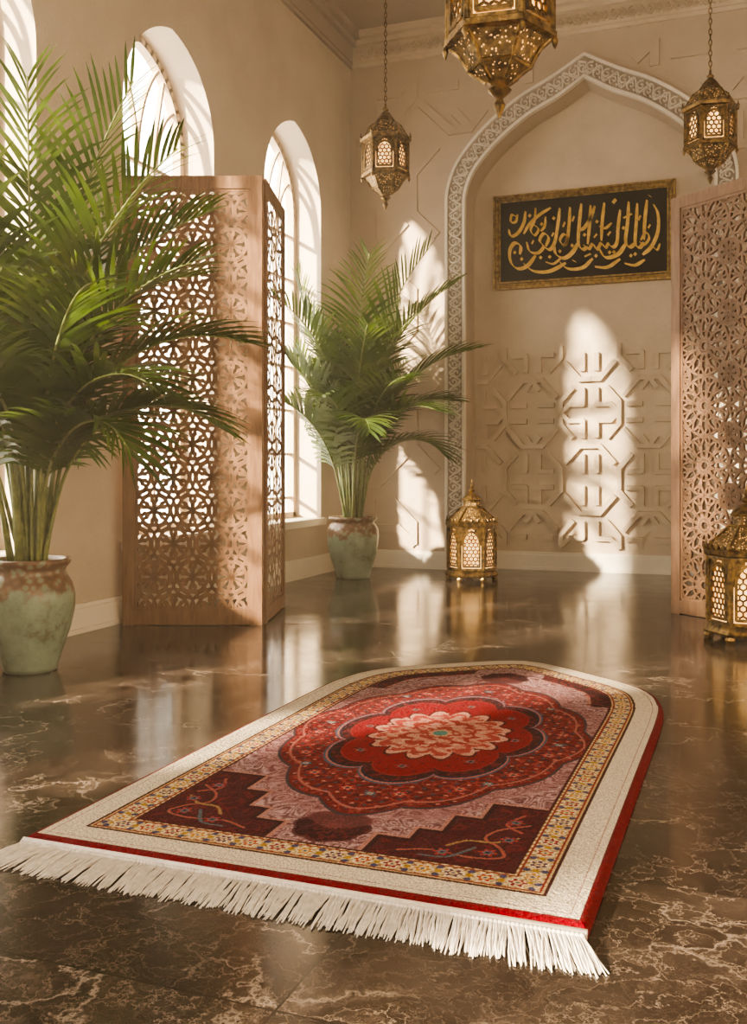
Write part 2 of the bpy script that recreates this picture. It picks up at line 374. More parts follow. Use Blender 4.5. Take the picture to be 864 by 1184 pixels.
# ------------------------------------------------------------ calligraphy panel
e=empty('framed_calligraphy',(-1.525,YB+NICHE,3.205))
W,H=.865,.465
F=lambda u,v,n:(u,-n,v)
m=MB(); m.box((-W+.03,-.03,-H+.03),(W-.03,0,H-.03),1)
for (hw,n,ins_) in ((.014,.05,.014),(.020,.040,.042),(.010,.048,.070)):
    P=[(-W+ins_,-H+ins_),(W-ins_,-H+ins_),(W-ins_,H-ins_),(-W+ins_,H-ins_)]
    m.poly(F,P,hw,0,n,closed=True,ext=hw,bev=.35)
for a,b_ in [((-W+.042,-H+.042),(W-.042,-H+.042)),((-W+.042,H-.042),(W-.042,H-.042)),((-W+.042,-H+.042),(-W+.042,H-.042)),((W-.042,-H+.042),(W-.042,H-.042))]:
    L=math.hypot(b_[0]-a[0],b_[1]-a[1]); n=int(L/.03)
    for k in range(n+1):
        x=a[0]+(b_[0]-a[0])*k/n; y=a[1]+(b_[1]-a[1])*k/n
        m.bar(F,(x-.007,y-.007),(x+.007,y+.007),.007,.035,.05,0,0,.5)
m.obj('frame',[M_gold,M_black],e)
S=[
([(143,52),(147,44),(147,30),(141,18),(133,12)],3.2),([(141,20),(146,15),(149,20)],2),
([(137,56),(135,40),(134,24)],3.4),([(128,54),(127,38),(126,22),(130,18),(134,22)],3.2),([(120,56),(119,40),(117,24),(121,19),(126,22)],3.4),([(131,24),(136,30),(139,25),(134,20),(130,23)],2.2),
([(118,23),(110,14),(98,12),(92,20)],3.6),([(112,50),(110,36),(109,24),(105,20),(100,24)],3.2),
([(101,24),(98,20),(94,24),(90,19),(86,24),(82,20),(77,24)],2.8),([(97,57),(95,42),(94,26)],3.2),([(88,55),(84,46),(78,38),(72,36)],3),
([(104,40),(98,36),(92,38)],2.4),([(84,56),(83,42),(81,24)],3.3),([(75,58),(73,42),(72,26),(76,20),(81,22)],3.4),
([(72,26),(66,18),(58,14),(50,18),(48,27)],3.6),([(64,56),(63,42),(61,28),(57,24)],3.2),([(58,24),(62,30),(58,34),(54,29),(58,24)],2.6),
([(54,56),(52,42),(49,28),(44,22),(38,25)],3.2),([(40,25),(43,32),(38,36),(34,30),(38,25),(32,20),(24,22),(21,30)],2.9),
([(45,57),(34,52),(24,45),(18,37)],2.6),([(40,50),(39,42),(35,38)],2.4),
([(30,58),(29,48),(25,40),(29,35),(33,40),(28,44)],2.4),([(20,56),(18,46),(12,38),(5,36),(3,42)],3.0),([(12,54),(10,48),(5,48),(6,54),(11,52)],2.4),
([(30,18),(22,10),(12,8),(5,14),(4,24),(9,30),(15,27),(14,20)],3.4),([(60,10),(44,4),(28,5),(18,12)],3.4),([(86,12),(76,5),(62,5),(54,11)],3.2),
([(112,10),(100,4),(88,5)],3.0),([(135,8),(126,4),(116,6)],2.8),([(40,12),(48,10),(56,15)],2.2),
([(105,56),(108,59)],2.6),([(123,46),(115,43)],1.6),([(131,44),(129,40)],1.6),([(90,32),(87,29)],1.5),([(68,48),(66,44)],1.6),([(59,44),(57,40)],1.6),([(100,30),(103,33)],1.6),
([(140,36),(138,33)],1.6),([(78,14),(84,16)],1.6),([(48,36),(46,33)],1.6),([(26,28),(28,31)],1.6),([(70,10),(66,12)],1.6),([(141,58),(138,60)],1.4)]
for (x,y) in [(102,16),(106,16),(89,14),(66,24),(54,20),(44,16),(16,16),(35,16),(122,12),(126,13),(78,32),(90,42),(115,35),(36,44),(48,48),(9,22),(24,52)]:
    S.append(([(x-.9,y-.9),(x+.9,y+.9)],2.2))
m=MB(); nib=np.array([math.cos(math.radians(-40)),math.sin(math.radians(-40))]); sc=.0098
for P,w in S:
    w=w*.88
    pts=[np.array(p) for p in (cat(P,8) if len(P)>2 else [P[0],tuple(np.array(P[0])*.5+np.array(P[1])*.5),P[1]])]
    n=len(pts); vs=[];fs=[]
    for i,p in enumerate(pts):
        t=pts[min(i+1,n-1)]-pts[max(i-1,0)]; t=t/np.linalg.norm(t); nn=np.array([-t[1],t[0]])
        tp=min(1,.45+.6*min(i,n-1-i)/4) if len(P)>2 else 1
        o=nib*w*.5*tp; 
        if o@nn<0: o=-o
        o=o+nn*w*.13
        for q in (p-o,p+o):
            x=(q[0]-75)*sc; y=(q[1]-31)*sc*1.18
            vs+= [(x,-.030,y),(x,-.038,y)]
    for i in range(n-1):
        a=i*4;b2=a+4
        fs+=[(a+1,b2+1,b2+3,a+3),(a,a+1,b2+1,b2)[::-1],(a+2,b2+2,b2+3,a+3)[::-1]]
    m.add(vs,fs)
m.obj('gold_script',M_goldink,e)

# ------------------------------------------------------------ screens
def panel(name,parent,p0,p1,kind,H=2.84,th=.02,ld=.009,div=3.0):
    p0=Vector((*p0,0)); p1=Vector((*p1,0)); U=(p1-p0); L=U.length; U.normalize(); N=Vector((-U.y,U.x,0))
    F=lambda u,v,n: tuple(p0+U*u+N*n+Vector((0,0,v)))
    m=MB(); fw=.038
    for a,b_ in (((fw,0),(fw,H)),((L-fw,0),(L-fw,H))): m.bar(F,a,b_,fw,-th,th)
    for z in (.05,H-.04): m.bar(F,(2*fw,z),(L-2*fw,z),.045 if z<1 else .04,-th+.001,th-.001)
    x0,x1,z0,z1=2*fw,L-2*fw,.095,H-.08
    P=[(x0+.008,z0+.008),(x1-.008,z0+.008),(x1-.008,z1-.008),(x0+.008,z1-.008)]
    m.poly(F,P,.009,-ld-.003,ld+.003,closed=True)
    clip=lambda x,z: x0<x<x1 and z0<z<z1
    hw=.0088 if kind==0 else .0098
    def circ(cx,cz,r,n=22,h=hw,d=ld): m.poly(F,[(cx+r*math.cos(2*pi*k/n),cz+r*math.sin(2*pi*k/n)) for k in range(n)],h,-d,d,closed=True,clip=clip,ext=.001,bev=.2)
    if kind==0:
        s=(x1-x0)/div
        dz=s*math.sqrt(3)/2; j=0; z=z0
        while z<z1+s:
            for i in range(-1,6):
                cx=x0+(i+(.5 if j%2 else 0))*s
                circ(cx,z,s,28,.0095); circ(cx,z,s*.40,18,.009,ld*1.2); 
                if div>2.5: circ(cx,z,s*.56,20,.008,ld*.9)
                for k in range(6):
                    a=pi/6+k*pi/3; pt=lambda r,b_: (cx+s*r*math.cos(b_),z+s*r*math.sin(b_))
                    m.poly(F,[pt(.16,a),pt(.28,a+.32),pt(.40,a)],.007,-ld*.95,ld*.95,clip=clip,ext=.001)
                    m.poly(F,[pt(.16,a),pt(.28,a-.32),pt(.40,a)],.007,-ld*.95,ld*.95,clip=clip,ext=.001)
            z+=dz;j+=1
    else:
        s=(x1-x0)/2; R=s*.5
        def ros(cx,cz,R,n):
            pt=lambda r,a:(cx+r*R*math.cos(a),cz+r*R*math.sin(a)); st=2*pi/n
            circ(cx,cz,R*.98,2*n,hw*.8); circ(cx,cz,R*.16,8,hw*.7); circ(cx,cz,R*.50,2*n,hw*.5,ld*.7)
            for k in range(n):
                a=k*st
                for sg in (-1,1):
                    P=[pt(.20,a),pt(.42,a+sg*st/2),pt(.70,a+sg*st*.36),pt(.98,a)]
                    m.poly(F,P,hw*.8,-ld,ld,clip=clip,ext=.002,bev=.2)
                m.poly(F,[pt(.70,a+st*.36),pt(.82,a+st*.5),pt(.70,a+st*.64)],hw*.7,-ld,ld,clip=clip,ext=.002)
                m.poly(F,[pt(.82,a+st*.5),pt(.98,a+st*.5)],hw*.6,-ld,ld,clip=clip,ext=.002)
        j=0; z=z0+R*.6
        while z<z1+R:
            for i in range(-1,4):
                ros(x0+R+i*s,z,R,12); ros(x0+i*s,z+R,R*.42,8)
            z+=s;j+=1
    m.obj(name,M_wood,parent)
e=empty('wooden_lattice_screen'); panel('panel_1',e,(-3.72,5.30),(-2.90,5.62),0); panel('panel_2',e,(-2.905,5.66),(-3.14,6.42),0,2.84,.009,.0018,1.6)
e=empty('wooden_lattice_screen'); panel('panel_1',e,(-.505,7.11),(.235,6.52),1,2.84,.024,.012); panel('panel_2',e,(.25,6.56),(.99,7.12),1)

# ------------------------------------------------------------ lanterns
def lantern_panel(m,F,w,h):
    m.poly(F,[(-w,0),(w,0),(w,h),(-w,h)],.009,-.004,.012,closed=True,ext=.006)
    a=w-.022; zs=h*.62
    pts=[(-a,.025)]+[(x,z) for x,z in arch(0,a,zs,h-.03,6)]+[(a,.025)]
    m.poly(F,pts,.008,-.002,.013,closed=True,ext=.002)
    hh=h-.03
    for sg in (-1,1):
        for k in range(6):
            t=k/5; x0=sg*(a+.016); z=zs+(h-zs)*t; xe=sg*max(.004,a*(1-t**1.5)+.004)
            m.bar(F,(xe,z),(x0,z),.018,-.001,.004)
    def ins(x,z):
        if abs(x)>a or z<.025: return False
        if z<zs: return True
        return abs(x)<a*(1-((z-zs)/(hh-zs))**1.5)
    s=.036; j=0; z=.03
    while z<hh:
        for i in range(-3,4):
            cx=(i+(.5 if j%2 else 0))*s
            m.poly(F,[(cx+s*.56*math.cos(2*pi*k/8),z+s*.56*math.sin(2*pi*k/8)) for k in range(8)],.0042,-.001,.006,closed=True,clip=ins)
        z+=s*.86;j+=1
def chain(m,z0,z1):
    z=z0;k=0
    while z<z1:
        P=[]
        for i in range(10):
            a=2*pi*i/10; x=.011*math.cos(a); zz=.026*math.sin(a)
            P.append((x,0,z+.022+zz) if k%2 else (0,x,z+.022+zz))
        m.tube(P,.0035,4,closed=True); z+=.040;k+=1
def hang(loc,rot,s=1.0,tall=.9):
    e=empty('hanging_lantern',loc,rot); n=6; r=.195*s
    m=MB(); z=lambda v:v*s
    m.lathe([(.004,0),(.012*s,z(.02)),(.022*s,z(.045)),(.012*s,z(.07)),(.03*s,z(.085)),(.045*s,z(.10)),(.03*s,z(.115)),(.05*s,z(.13))],12)
    m.lathe([(.05*s,z(.13)),(.105*s,z(.17)),(.11*s,z(.18)),(.15*s,z(.24)),(.182*s,z(.27))],n,mi=1)
    m.lathe([(.19*s,z(.268)),(.208*s,z(.275)),(.208*s,z(.295)),(.19*s,z(.305))],n)
    m.lathe([(.115*s,z(.172)),(.122*s,z(.18)),(.115*s,z(.19))],n)
    m.lathe([(.19*s,z(.565)),(.215*s,z(.575)),(.222*s,z(.60)),(.20*s,z(.61))],n)
    m.lathe([(.195*s,z(.61)),(.165*s,z(.65)),(.13*s,z(.71)),(.10*s,z(.735)),(.075*s,z(.745))],n,mi=1)
    m.lathe([(.075*s,z(.745)),(.085*s,z(.75)),(.07*s,z(.775)),(.045*s,z(.81)),(.02*s,z(.835)),(.028*s,z(.85)),(.012*s,z(.865)),(.008,z(.9))],12)
    for k in range(n):
        a=2*pi*k/n; c,s_=math.cos(a),math.sin(a)
        m.tube([(c*.19*s,s_*.19*s,z(.30)),(c*.19*s,s_*.19*s,z(.57))],.013*s,6)
        m.tube([(c*.05*s,s_*.05*s,z(.13)),(c*.107*s,s_*.107*s,z(.17)),(c*.113*s,s_*.113*s,z(.18)),(c*.152*s,s_*.152*s,z(.24)),(c*.185*s,s_*.185*s,z(.27))],.007*s,5)
        m.tube([(c*.20*s,s_*.20*s,z(.60)),(c*.167*s,s_*.167*s,z(.65)),(c*.132*s,s_*.132*s,z(.71)),(c*.08*s,s_*.08*s,z(.745))],.008*s,5)
        m.lathe([(.004,0),(.014*s,.015*s),(.006*s,.03*s),(.003,.05*s)],6,(c*.21*s,s_*.21*s,z(.60)))
        m.lathe([(.002,0),(.010*s,.02*s),(.012*s,.03*s),(.004,.045*s)],6,(c*.20*s,s_*.20*s,z(.232)))
    ap=.19*s*math.cos(pi/n); hwid=.19*s*math.sin(pi/n)-.012
    for k in range(n):
        a=2*pi*(k+.5)/n; U=Vector((-math.sin(a),math.cos(a),0)); N=Vector((math.cos(a),math.sin(a),0))
        F=lambda u,v,d: tuple(N*(ap-.006+d)+U*u+Vector((0,0,z(.305)+v)))
        lantern_panel(m,F,hwid,z(.26))
    chain(m,z(.885),ZC-loc[2]-.05); m.lathe([(.015,ZC-loc[2]-.06),(.05,ZC-loc[2]-.03),(.07,ZC-loc[2])],16)
    m.obj('brass_body',[M_brass,M_perf],e)
    g=MB(); g.lathe([(.172*s,z(.30)),(.172*s,z(.57))],n); g.obj('glass',M_glow,e)
hang((-2.97,8.07,3.23),.3,1.02); hang((-.88,3.62,2.30),.12,1.02); hang((-.296,7.92,3.14),.2,.96)
def floorl(loc,rot,s=1.0):
    e=empty('floor_lantern',loc,rot); n=6; m=MB(); z=lambda v:v*s; R=.215*s
    for k in range(n):
        a=2*pi*k/n; m.lathe([(.022*s,0),(.03*s,.02*s),(.02*s,.045*s)],8,(math.cos(a)*R*.95,math.sin(a)*R*.95,0))
    m.lathe([(R*1.06,z(.035)),(R*1.1,z(.05)),(R*1.02,z(.075)),(R*.96,z(.085)),(R*.98,z(.105))],n)
    m.lathe([(R*.98,z(.47)),(R*1.08,z(.485)),(R*1.1,z(.51)),(R*1.0,z(.525))],n)
    m.lathe([(R*1.0,z(.525)),(R*.86,z(.555)),(R*.62,z(.60)),(R*.48,z(.625)),(R*.42,z(.64))],n,mi=1)
    m.lathe([(R*.42,z(.635)),(R*.46,z(.645)),(R*.42,z(.655))],n)
    m.lathe([(R*.34,z(.655)),(R*.34,z(.70))],n,mi=1)
    m.lathe([(R*.40,z(.70)),(R*.42,z(.71)),(R*.30,z(.74)),(R*.14,z(.765)),(R*.08,z(.775)),(R*.15,z(.79)),(R*.08,z(.805)),(R*.05,z(.815)),(R*.08,z(.83)),(R*.03,z(.85)),(.003,z(.89))],12)
    for k in range(n):
        a=2*pi*k/n; c,s_=math.cos(a),math.sin(a)
        m.tube([(c*R*.98,s_*R*.98,z(.10)),(c*R*.98,s_*R*.98,z(.475))],.013*s,6)
        m.tube([(c*R*1.03,s_*R*1.03,z(.515)),(c*R*.87,s_*R*.87,z(.555)),(c*R*.63,s_*R*.63,z(.60)),(c*R*.44,s_*R*.44,z(.64))],.008*s,5)
        m.lathe([(.006,0),(.015*s,.018*s),(.006*s,.032*s),(.002,.06*s)],6,(c*R*1.02,s_*R*1.02,z(.51)))
        for j in range(1,4):
            b0=2*pi*(k+1)/n; t=j/4; x=(c*(1-t)+math.cos(b0)*t)*R*1.04; y=(s_*(1-t)+math.sin(b0)*t)*R*1.04
            m.lathe([(.010*s,0),(.012*s,.012*s),(.002,.032*s)],5,(x,y,z(.518)))
    ap=R*.98*math.cos(pi/n); hwid=R*.98*math.sin(pi/n)-.012
    for k in range(n):
        a=2*pi*(k+.5)/n; U=Vector((-math.sin(a),math.cos(a),0)); N=Vector((math.cos(a),math.sin(a),0))
        F=lambda u,v,d: tuple(N*(ap-.006+d)+U*u+Vector((0,0,z(.105)+v)))
        lantern_panel(m,F,hwid,z(.365))
    m.obj('brass_body',[M_brass,M_perf],e)
    g=MB(); g.lathe([(R*.87,z(.10)),(R*.87,z(.475))],n); g.obj('glass',M_glow,e)
floorl((-2.33,8.55,0),.25,1.0); floorl((-.03,6.15,0),.1,1.02)

# ------------------------------------------------------------ palms
def palm(loc,seed,nfr,top,spread,prof,wallx=XL,low=88):
    rnd=random.Random(seed); e=empty('potted_palm',loc)
    m=MB(); m.lathe(prof,48,cap=True); zr=prof[-1][1]
    pot=m.obj('pot',M_cel,e,smooth=True)
    so=MB(); so.lathe([(.135,.47),(.132,.505),(.02,.515)],24); so.obj('soil',M_soil,e)
    lf=MB(); st=MB()
    def cl(p):
        q=[p[0],p[1],p[2]]
        if q[0]+loc[0]<wallx+.06: q[0]=wallx+.06-loc[0]
        if q[1]+loc[1]>YB-.12: q[1]=YB-.12-loc[1]
        return q
    for i in range(nfr):
        az=2*pi*(i*.618)+rnd.uniform(-.25,.25); f=i/(nfr-1)
        L=(top-.5)*(1.08-.50*f)*rnd.uniform(.9,1.05)
        e0=math.radians(88-14*f*rnd.uniform(.5,1)); e1=math.radians(52-low*f+rnd.uniform(-14,8))
        if math.cos(az)<-.3: e1=max(e1,math.radians(20))
        p=Vector((math.cos(az)*rnd.uniform(.01,.09),math.sin(az)*rnd.uniform(.01,.09),.50)); N=26; pts=[p.copy()]; dirs=[]
        for k in range(N):
            t=k/(N-1); tt=max(0,(t-.22)/.78); el=e0+(e1-e0)*tt**1.3
            d=Vector((math.cos(az)*math.cos(el),math.sin(az)*math.cos(el)*1.,math.sin(el)))
            az+=rnd.uniform(-.01,.01)
            p=p+d*(L/N)*(1 if d.x>-.2 else .9); pts.append(p.copy()); dirs.append(d)
        dirs.append(dirs[-1])
        pts=[Vector(cl(q)) for q in pts]
        st.tube(pts,[.011*(1-.8*k/N)+.0015 for k in range(N+1)],5)
        nl=32; side=Vector((-math.sin(az),math.cos(az),0))
        for k in range(nl):
            t=.36+.64*(k+.5)/nl; idx=t*N; a=int(idx); fr=idx-a; a=min(a,N-1)
            P=pts[a].lerp(pts[a+1],fr); d=dirs[a]; up=d.cross(side); 
            if up.z<0: up=-up
            u=(t-.36)/.64; ll=spread*(.42+.75*math.sin(pi*min(1,u*.85+.12)))*rnd.uniform(.85,1.12)*.52
            w=.0122*(.7+.6*math.sin(pi*min(1,u+.15)))
            for sg in (-1,1):
                ang=math.radians(60-36*u+rnd.uniform(-6,6))
                dr=(d*math.cos(ang)+side*sg*math.sin(ang)+up*.30).normalized()
                q=P.copy(); vs=[];fs=[]; nseg=5; dd=dr.copy()
                wd=d.cross(dr).cross(dr).normalized()
                for j in range(nseg+1):
                    tt=j/nseg; ww=w*(math.sin(pi*(.18+.82*tt))**.8 if tt<1 else .05)
                    vs.append(cl(q+wd*ww)); vs.append(cl(q-wd*ww))
                    dd=(dd+Vector((0,0,-.11-.09*tt))*(.6+.6*(1-u))).normalized(); q=q+dd*(ll/nseg)
                for j in range(nseg): fs.append((2*j,2*j+1,2*j+3,2*j+2))
                lf.add(vs,fs)
    for i in range(9):
        a=rnd.uniform(0,2*pi); r=rnd.uniform(.01,.09); h=rnd.uniform(.35,.8)
        st.tube([(r*math.cos(a),r*math.sin(a),.5),(r*1.4*math.cos(a),r*1.4*math.sin(a),.5+h*.5),(r*2*math.cos(a),r*2*math.sin(a),.5+h)],[.019,.016,.008],7)
    lf.obj('fronds',M_leaf,e); st.obj('canes',M_cane,e,smooth=True)
prof1=[(.10,0),(.125,0),(.13,.02),(.155,.10),(.19,.20),(.212,.30),(.215,.37),(.20,.43),(.175,.47),(.165,.49),(.175,.51),(.19,.525),(.195,.54),(.188,.552),(.17,.55),(.155,.52),(.15,.48)]
prof2=[(.12,0),(.15,0),(.155,.02),(.17,.08),(.20,.17),(.225,.28),(.235,.38),(.23,.44),(.21,.48),(.19,.495),(.195,.51),(.215,.525),(.222,.54),(.215,.552),(.19,.55),(.17,.52),(.165,.48)]
palm((-3.33,3.97,0),3,30,2.78,.80,prof1,low=96)
palm((-3.38,8.33,0),11,28,2.92,.78,prof2,low=96)

# ------------------------------------------------------------ rug
half=cat([(.735,0),(.735,.6),(.735,1.2),(.735,1.85),(.715,2.1),(.655,2.30),(.54,2.45),(.38,2.58),(.2,2.72),(.09,2.785),(0,2.81)],6)
hv=np.array([p[1] for p in half]); hu=np.array([p[0] for p in half])
NU,NV=520,1000
vv=np.concatenate([np.linspace(0,2.7,NV-90,endpoint=False),2.7+.1095*np.sin(np.linspace(0,pi/2,90))])
hwv=np.interp(vv,hv,hu)
ss=np.linspace(-1,1,NU)
Ug=(ss[None,:]*hwv[:,None]).ravel(); Vg=np.repeat(vv,NU)
bd=[(-p[0],p[1]) for p in half]+[(p[0],p[1]) for p in half[::-1][1:]]+[(-.735,0)]
dist=np.full(Ug.shape,9.); arc=np.zeros(Ug.shape); acc=0
for a,b_ in zip(bd[:-1],bd[1:]):
    ax,ay=a;bx,by=b_; L=math.hypot(bx-ax,by-ay)
    if L<1e-6: continue
    t=np.clip(((Ug-ax)*(bx-ax)+(Vg-ay)*(by-ay))/L**2,0,1)
    d=np.hypot(Ug-ax-t*(bx-ax),Vg-ay-t*(by-ay)); k=d<dist; dist[k]=d[k]; arc[k]=(acc+t*L)[k]; acc+=L
C=np.zeros((len(Ug),3)); rn=np.random.rand(len(Ug))
def paint(mask,col,al=1.0):
    if np.isscalar(al): C[mask]=C[mask]*(1-al)+np.array(col)*al
    else: C[mask]=C[mask]*(1-al[mask][:,None])+np.array(col)[None,:]*al[mask][:,None]
U,V=Ug,Vg
def vnoise(fr,seed,u=None,v=None):
    u=U if u is None else u; v=V if v is None else v
    rs=np.random.RandomState(seed); G=rs.rand(256,256)
    x=(u+5)*fr; y=(v+5)*fr; xi=np.floor(x).astype(int); yi=np.floor(y).astype(int); fx=x-xi; fy=y-yi
    fx=fx*fx*(3-2*fx); fy=fy*fy*(3-2*fy); g=lambda a,b:G[a%256,b%256]
    return (g(xi,yi)*(1-fx)+g(xi+1,yi)*fx)*(1-fy)+(g(xi,yi+1)*(1-fx)+g(xi+1,yi+1)*fx)*fy
wu=U+.05*(vnoise(11,1)-.5); wv=V+.05*(vnoise(11,2)-.5)
RED=(.19,.000,.010); MAR=(.042,.001,.008); CREAM=(.70,.62,.50); BRICK=(.18,.006,.012); NAVY=(.015,.015,.045)
nf_=vnoise(26,3,wu,wv); rid=np.abs(((nf_*5.0)%1)-.5)*2
mot=np.clip(.05+.85*rid+.45*(vnoise(70,4)-.5)+.2*(rn-.5),0,1)
C[:]=np.array((.15,.035,.050))*(1-mot[:,None])+np.array((.60,.40,.41))*mot[:,None]
def vines(mask,c1,c2,sc=1.0,thr=.35):
    a=(.5*U+.5*wu)*sc;b2=(.5*V+.5*wv)*sc
    w=np.sin(46*a+2.6*np.sin(31*b2+1))+np.sin(43*b2+2.4*np.sin(35*a))
    paint(mask&(np.abs(w)<.22),c1,.8); paint(mask&(w>1.25),c2,.75)
def rosette(u,v,r,cols,n=8,asp=1.0,mask=None):
    k=(np.abs(U-u)<r*1.3)&(np.abs(V-v)<r*1.3*asp)
    x=(U-u)/r; y=(V-v)/(r*asp); rr=np.hypot(x,y); th=np.arctan2(y,x)
    if mask is not None: k=k&mask
    ed=.78+.22*np.cos(n*th)
    paint(k&(rr<ed+.14),cols[0]); paint(k&(rr<ed),cols[1]); paint(k&(rr<ed*.6),cols[2]); paint(k&(rr<.22),cols[0])
A=np.abs(U); fx=.525-A; fy=V-.21
def spm(g): return (fy>0)&(fx>0)&(((fx<.16+g)&(fy<.46+g))|((fx<.235+g)&(fy<.33+g))|((fx<.39+g)&(fy<.12+g))|((fx<.30+g)&(fy<.20+g)))
sp=spm(0)
paint(spm(.012),(.46,.22,.19)); paint(sp,MAR); paint(spm(-.014),(.075,.003,.012)); vines(spm(-.02),(.17,.012,.022),(.12,.008,.02),1.2)
def stroke(P,w,col,mask=None):
    pts=cat(P,6)
    for sg in (-1,1):
        for a,b_ in zip(pts[:-1],pts[1:]):
            ax,ay,bx,by=sg*a[0],a[1],sg*b_[0],b_[1]
            k=(U>min(ax,bx)-w)&(U<max(ax,bx)+w)&(V>min(ay,by)-w)&(V<max(ay,by)+w)
            if mask is not None: k=k&mask
            idx=np.where(k)[0]; L2=(bx-ax)**2+(by-ay)**2+1e-9
            t=np.clip(((U[idx]-ax)*(bx-ax)+(V[idx]-ay)*(by-ay))/L2,0,1)
            d=np.hypot(U[idx]-ax-t*(bx-ax),V[idx]-ay-t*(by-ay)); C[idx[d<w]]=col
SALM=(.40,.10,.08)
stroke([(.50,.53),(.43,.47),(.41,.40),(.46,.35),(.48,.29),(.40,.265),(.30,.28),(.22,.25)],.009,(.02,.004,.01))
stroke([(.50,.53),(.43,.47),(.41,.40),(.46,.35),(.48,.29),(.40,.265),(.30,.28),(.22,.25)],.005,SALM)
stroke([(.49,.43),(.44,.38),(.37,.37),(.33,.32)],.005,(.36,.22,.09))
stroke([(.47,.60),(.44,.52),(.49,.47)],.005,SALM)
stroke([(.40,.33),(.35,.25),(.28,.24)],.005,(.10,.14,.17))
for (u,v) in ((.44,.31),(.47,.41),(.33,.275),(.46,.54)):
    for sg in (-1,1): rosette(sg*u,v,.026,[NAVY,(.38,.04,.035),(.10,.16,.20)],6)
A2=(dist>.21)&(dist<.30)&(V>1.95)&(V<2.62)&(np.abs(U)>.16); paint(A2&(dist<.295),MAR); paint(A2&(dist>.285),(.46,.22,.19)); vines(A2,(.19,.015,.022),(.22,.02,.03),1.2)
for vc in (.345,2.345):
    x=U/.105; y=(V-vc)/.115; r=np.hypot(x,y); th=np.arctan2(y,x); ed=.9+.1*np.abs(np.cos(4*th))
    k=r<ed; paint(r<ed+.07,(.13,.04,.05)); paint(k,MAR); vines(k,(.15,.012,.022),(.10,.012,.035),1.5)
    rosette(0,vc,.05,[(.18,.02,.025),(.06,.006,.012),(.18,.035,.045)],8)
vc=1.34
def med(ru,rv,p,l,na): 
    x=U/ru;y=(V-vc)/rv; r=(np.abs(x)**p+np.abs(y)**p)**(1/p); th=np.arctan2(y,x); return r/(1+l*(np.abs(np.cos(na*th))-.5)),th,np.hypot(x,y)
r,th,_=med(.525,.86,1.6,.06,6)
paint((r<1.14)&(r>1.0),(.30,.10,.11),.35)
paint(r<1.03,(.05,.04,.06)); paint(r<1.012,BRICK); vines(r<1.0,(.36,.055,.05),(.07,.002,.010),1.6)
w=np.sin(80*U)*np.sin(80*V); paint((r<.99)&(w>.84),(.50,.20,.16)); paint((r<.99)&(w<-.86),(.04,.08,.11))
paint((np.abs(r-.955)<.008),(.42,.14,.12))
for k_ in range(16):
    a=2*pi*(k_+.5)/16; rosette(.43*math.cos(a),vc+.70*math.sin(a),.032,[NAVY,(.40,.03,.03),(.52,.22,.17)],6)
for k_ in range(8):
    a=2*pi*k_/8; rosette(.455*math.cos(a)*.95,vc+.75*math.sin(a)*.95,.018,[(.05,.12,.18),(.06,.20,.25),(.6,.4,.3)],6)
def lob(ru,rv,n,amt):
    x=U/ru;y=(V-vc)/rv; th=np.arctan2(y,x); return np.hypot(x,y)/(1-amt+amt*np.abs(np.cos(n*th/2+0))**.6),th
r,th=lob(.365,.59,8,.16); paint(r<1.05,(.07,.11,.18)); paint(r<1.03,(.48,.17,.15)); paint(r<1.012,NAVY); paint(r<.985,MAR); vines(r<.985,(.17,.008,.018),(.22,.012,.025),1.4)
r,th=lob(.325,.52,8,.18); paint(r<1.02,(.33,.02,.025)); paint(r<1.0,(.27,.000,.010)); w=np.sin(70*U+1)*np.sin(70*V); paint((r<.97)&(w>.9),(.10,.001,.008))
for k_ in range(8):
    a=2*pi*k_/8; rosette(.275*math.cos(a),vc+.425*math.sin(a),.028,[MAR,(.40,.03,.03),(.10,.18,.2)],6)
for (ru,rv,col,n,am) in ((.262,.345,(.08,.001,.008),16,.20),(.25,.33,(.62,.32,.25),16,.22),(.225,.295,(.44,.07,.06),16,.2),(.19,.25,(.60,.27,.21),16,.25),(.15,.2,(.38,.045,.04),12,.2),(.12,.155,(.60,.28,.22),12,.25),(.08,.10,(.42,.07,.06),8,.2),(.045,.055,(.62,.33,.24),8,.2),(.026,.032,(.10,.30,.28),8,.0)):
    x=U/ru;y=(V-vc)/rv; th=np.arctan2(y,x); rr=np.hypot(x,y); paint(rr<(1-am+am*np.abs(np.cos(n*th/2))),col)
x=U/.25;y=(V-vc)/.33; rr=np.hypot(x,y); paint((rr<.92)&(rr>.2)&(np.sin(70*U+2*np.sin(50*V))*np.sin(66*V)>.55),(.66,.40,.32),.8)
paint((rr<.92)&(rr>.2)&(np.sin(70*U+2*np.sin(50*V))*np.sin(66*V)<-.6),(.38,.05,.05),.8)
paint(dist<.212,(.08,.004,.012)); paint(dist<.203,(.58,.42,.22))
per=.078; nper=round(acc/per); per=acc/nper; q=(arc/per); qi=np.floor(q).astype(int); fx=(q-qi-.5)*per; fy=dist-.160
b_=(dist<.203)&(dist>.118); w=np.sin(arc*230)*np.sin(dist*210); paint(b_&(w>.55),(.78,.66,.42)); paint(b_&(w<-.6),(.26,.11,.05))
cols=[(.42,.06,.02),(.12,.03,.09),(.55,.24,.03),(.28,.01,.03)]
rr=np.hypot(fx,fy); tt=np.arctan2(fy,fx); ed=.0235*(.8+.2*np.cos(6*tt))
for i,cc in enumerate(cols):
    k=b_&(qi%4==i); paint(k&(rr<ed+.005),(.80,.70,.50)); paint(k&(rr<ed),cc); paint(k&(rr<.011),(.75,.55,.30)); paint(k&(rr<.005),(.10,.12,.20))
fx2=(q-np.round(q))*per; 
for oy in (-.022,.022): paint(b_&(np.hypot(fx2,fy-oy)<.0095),(.07,.07,.17)); 
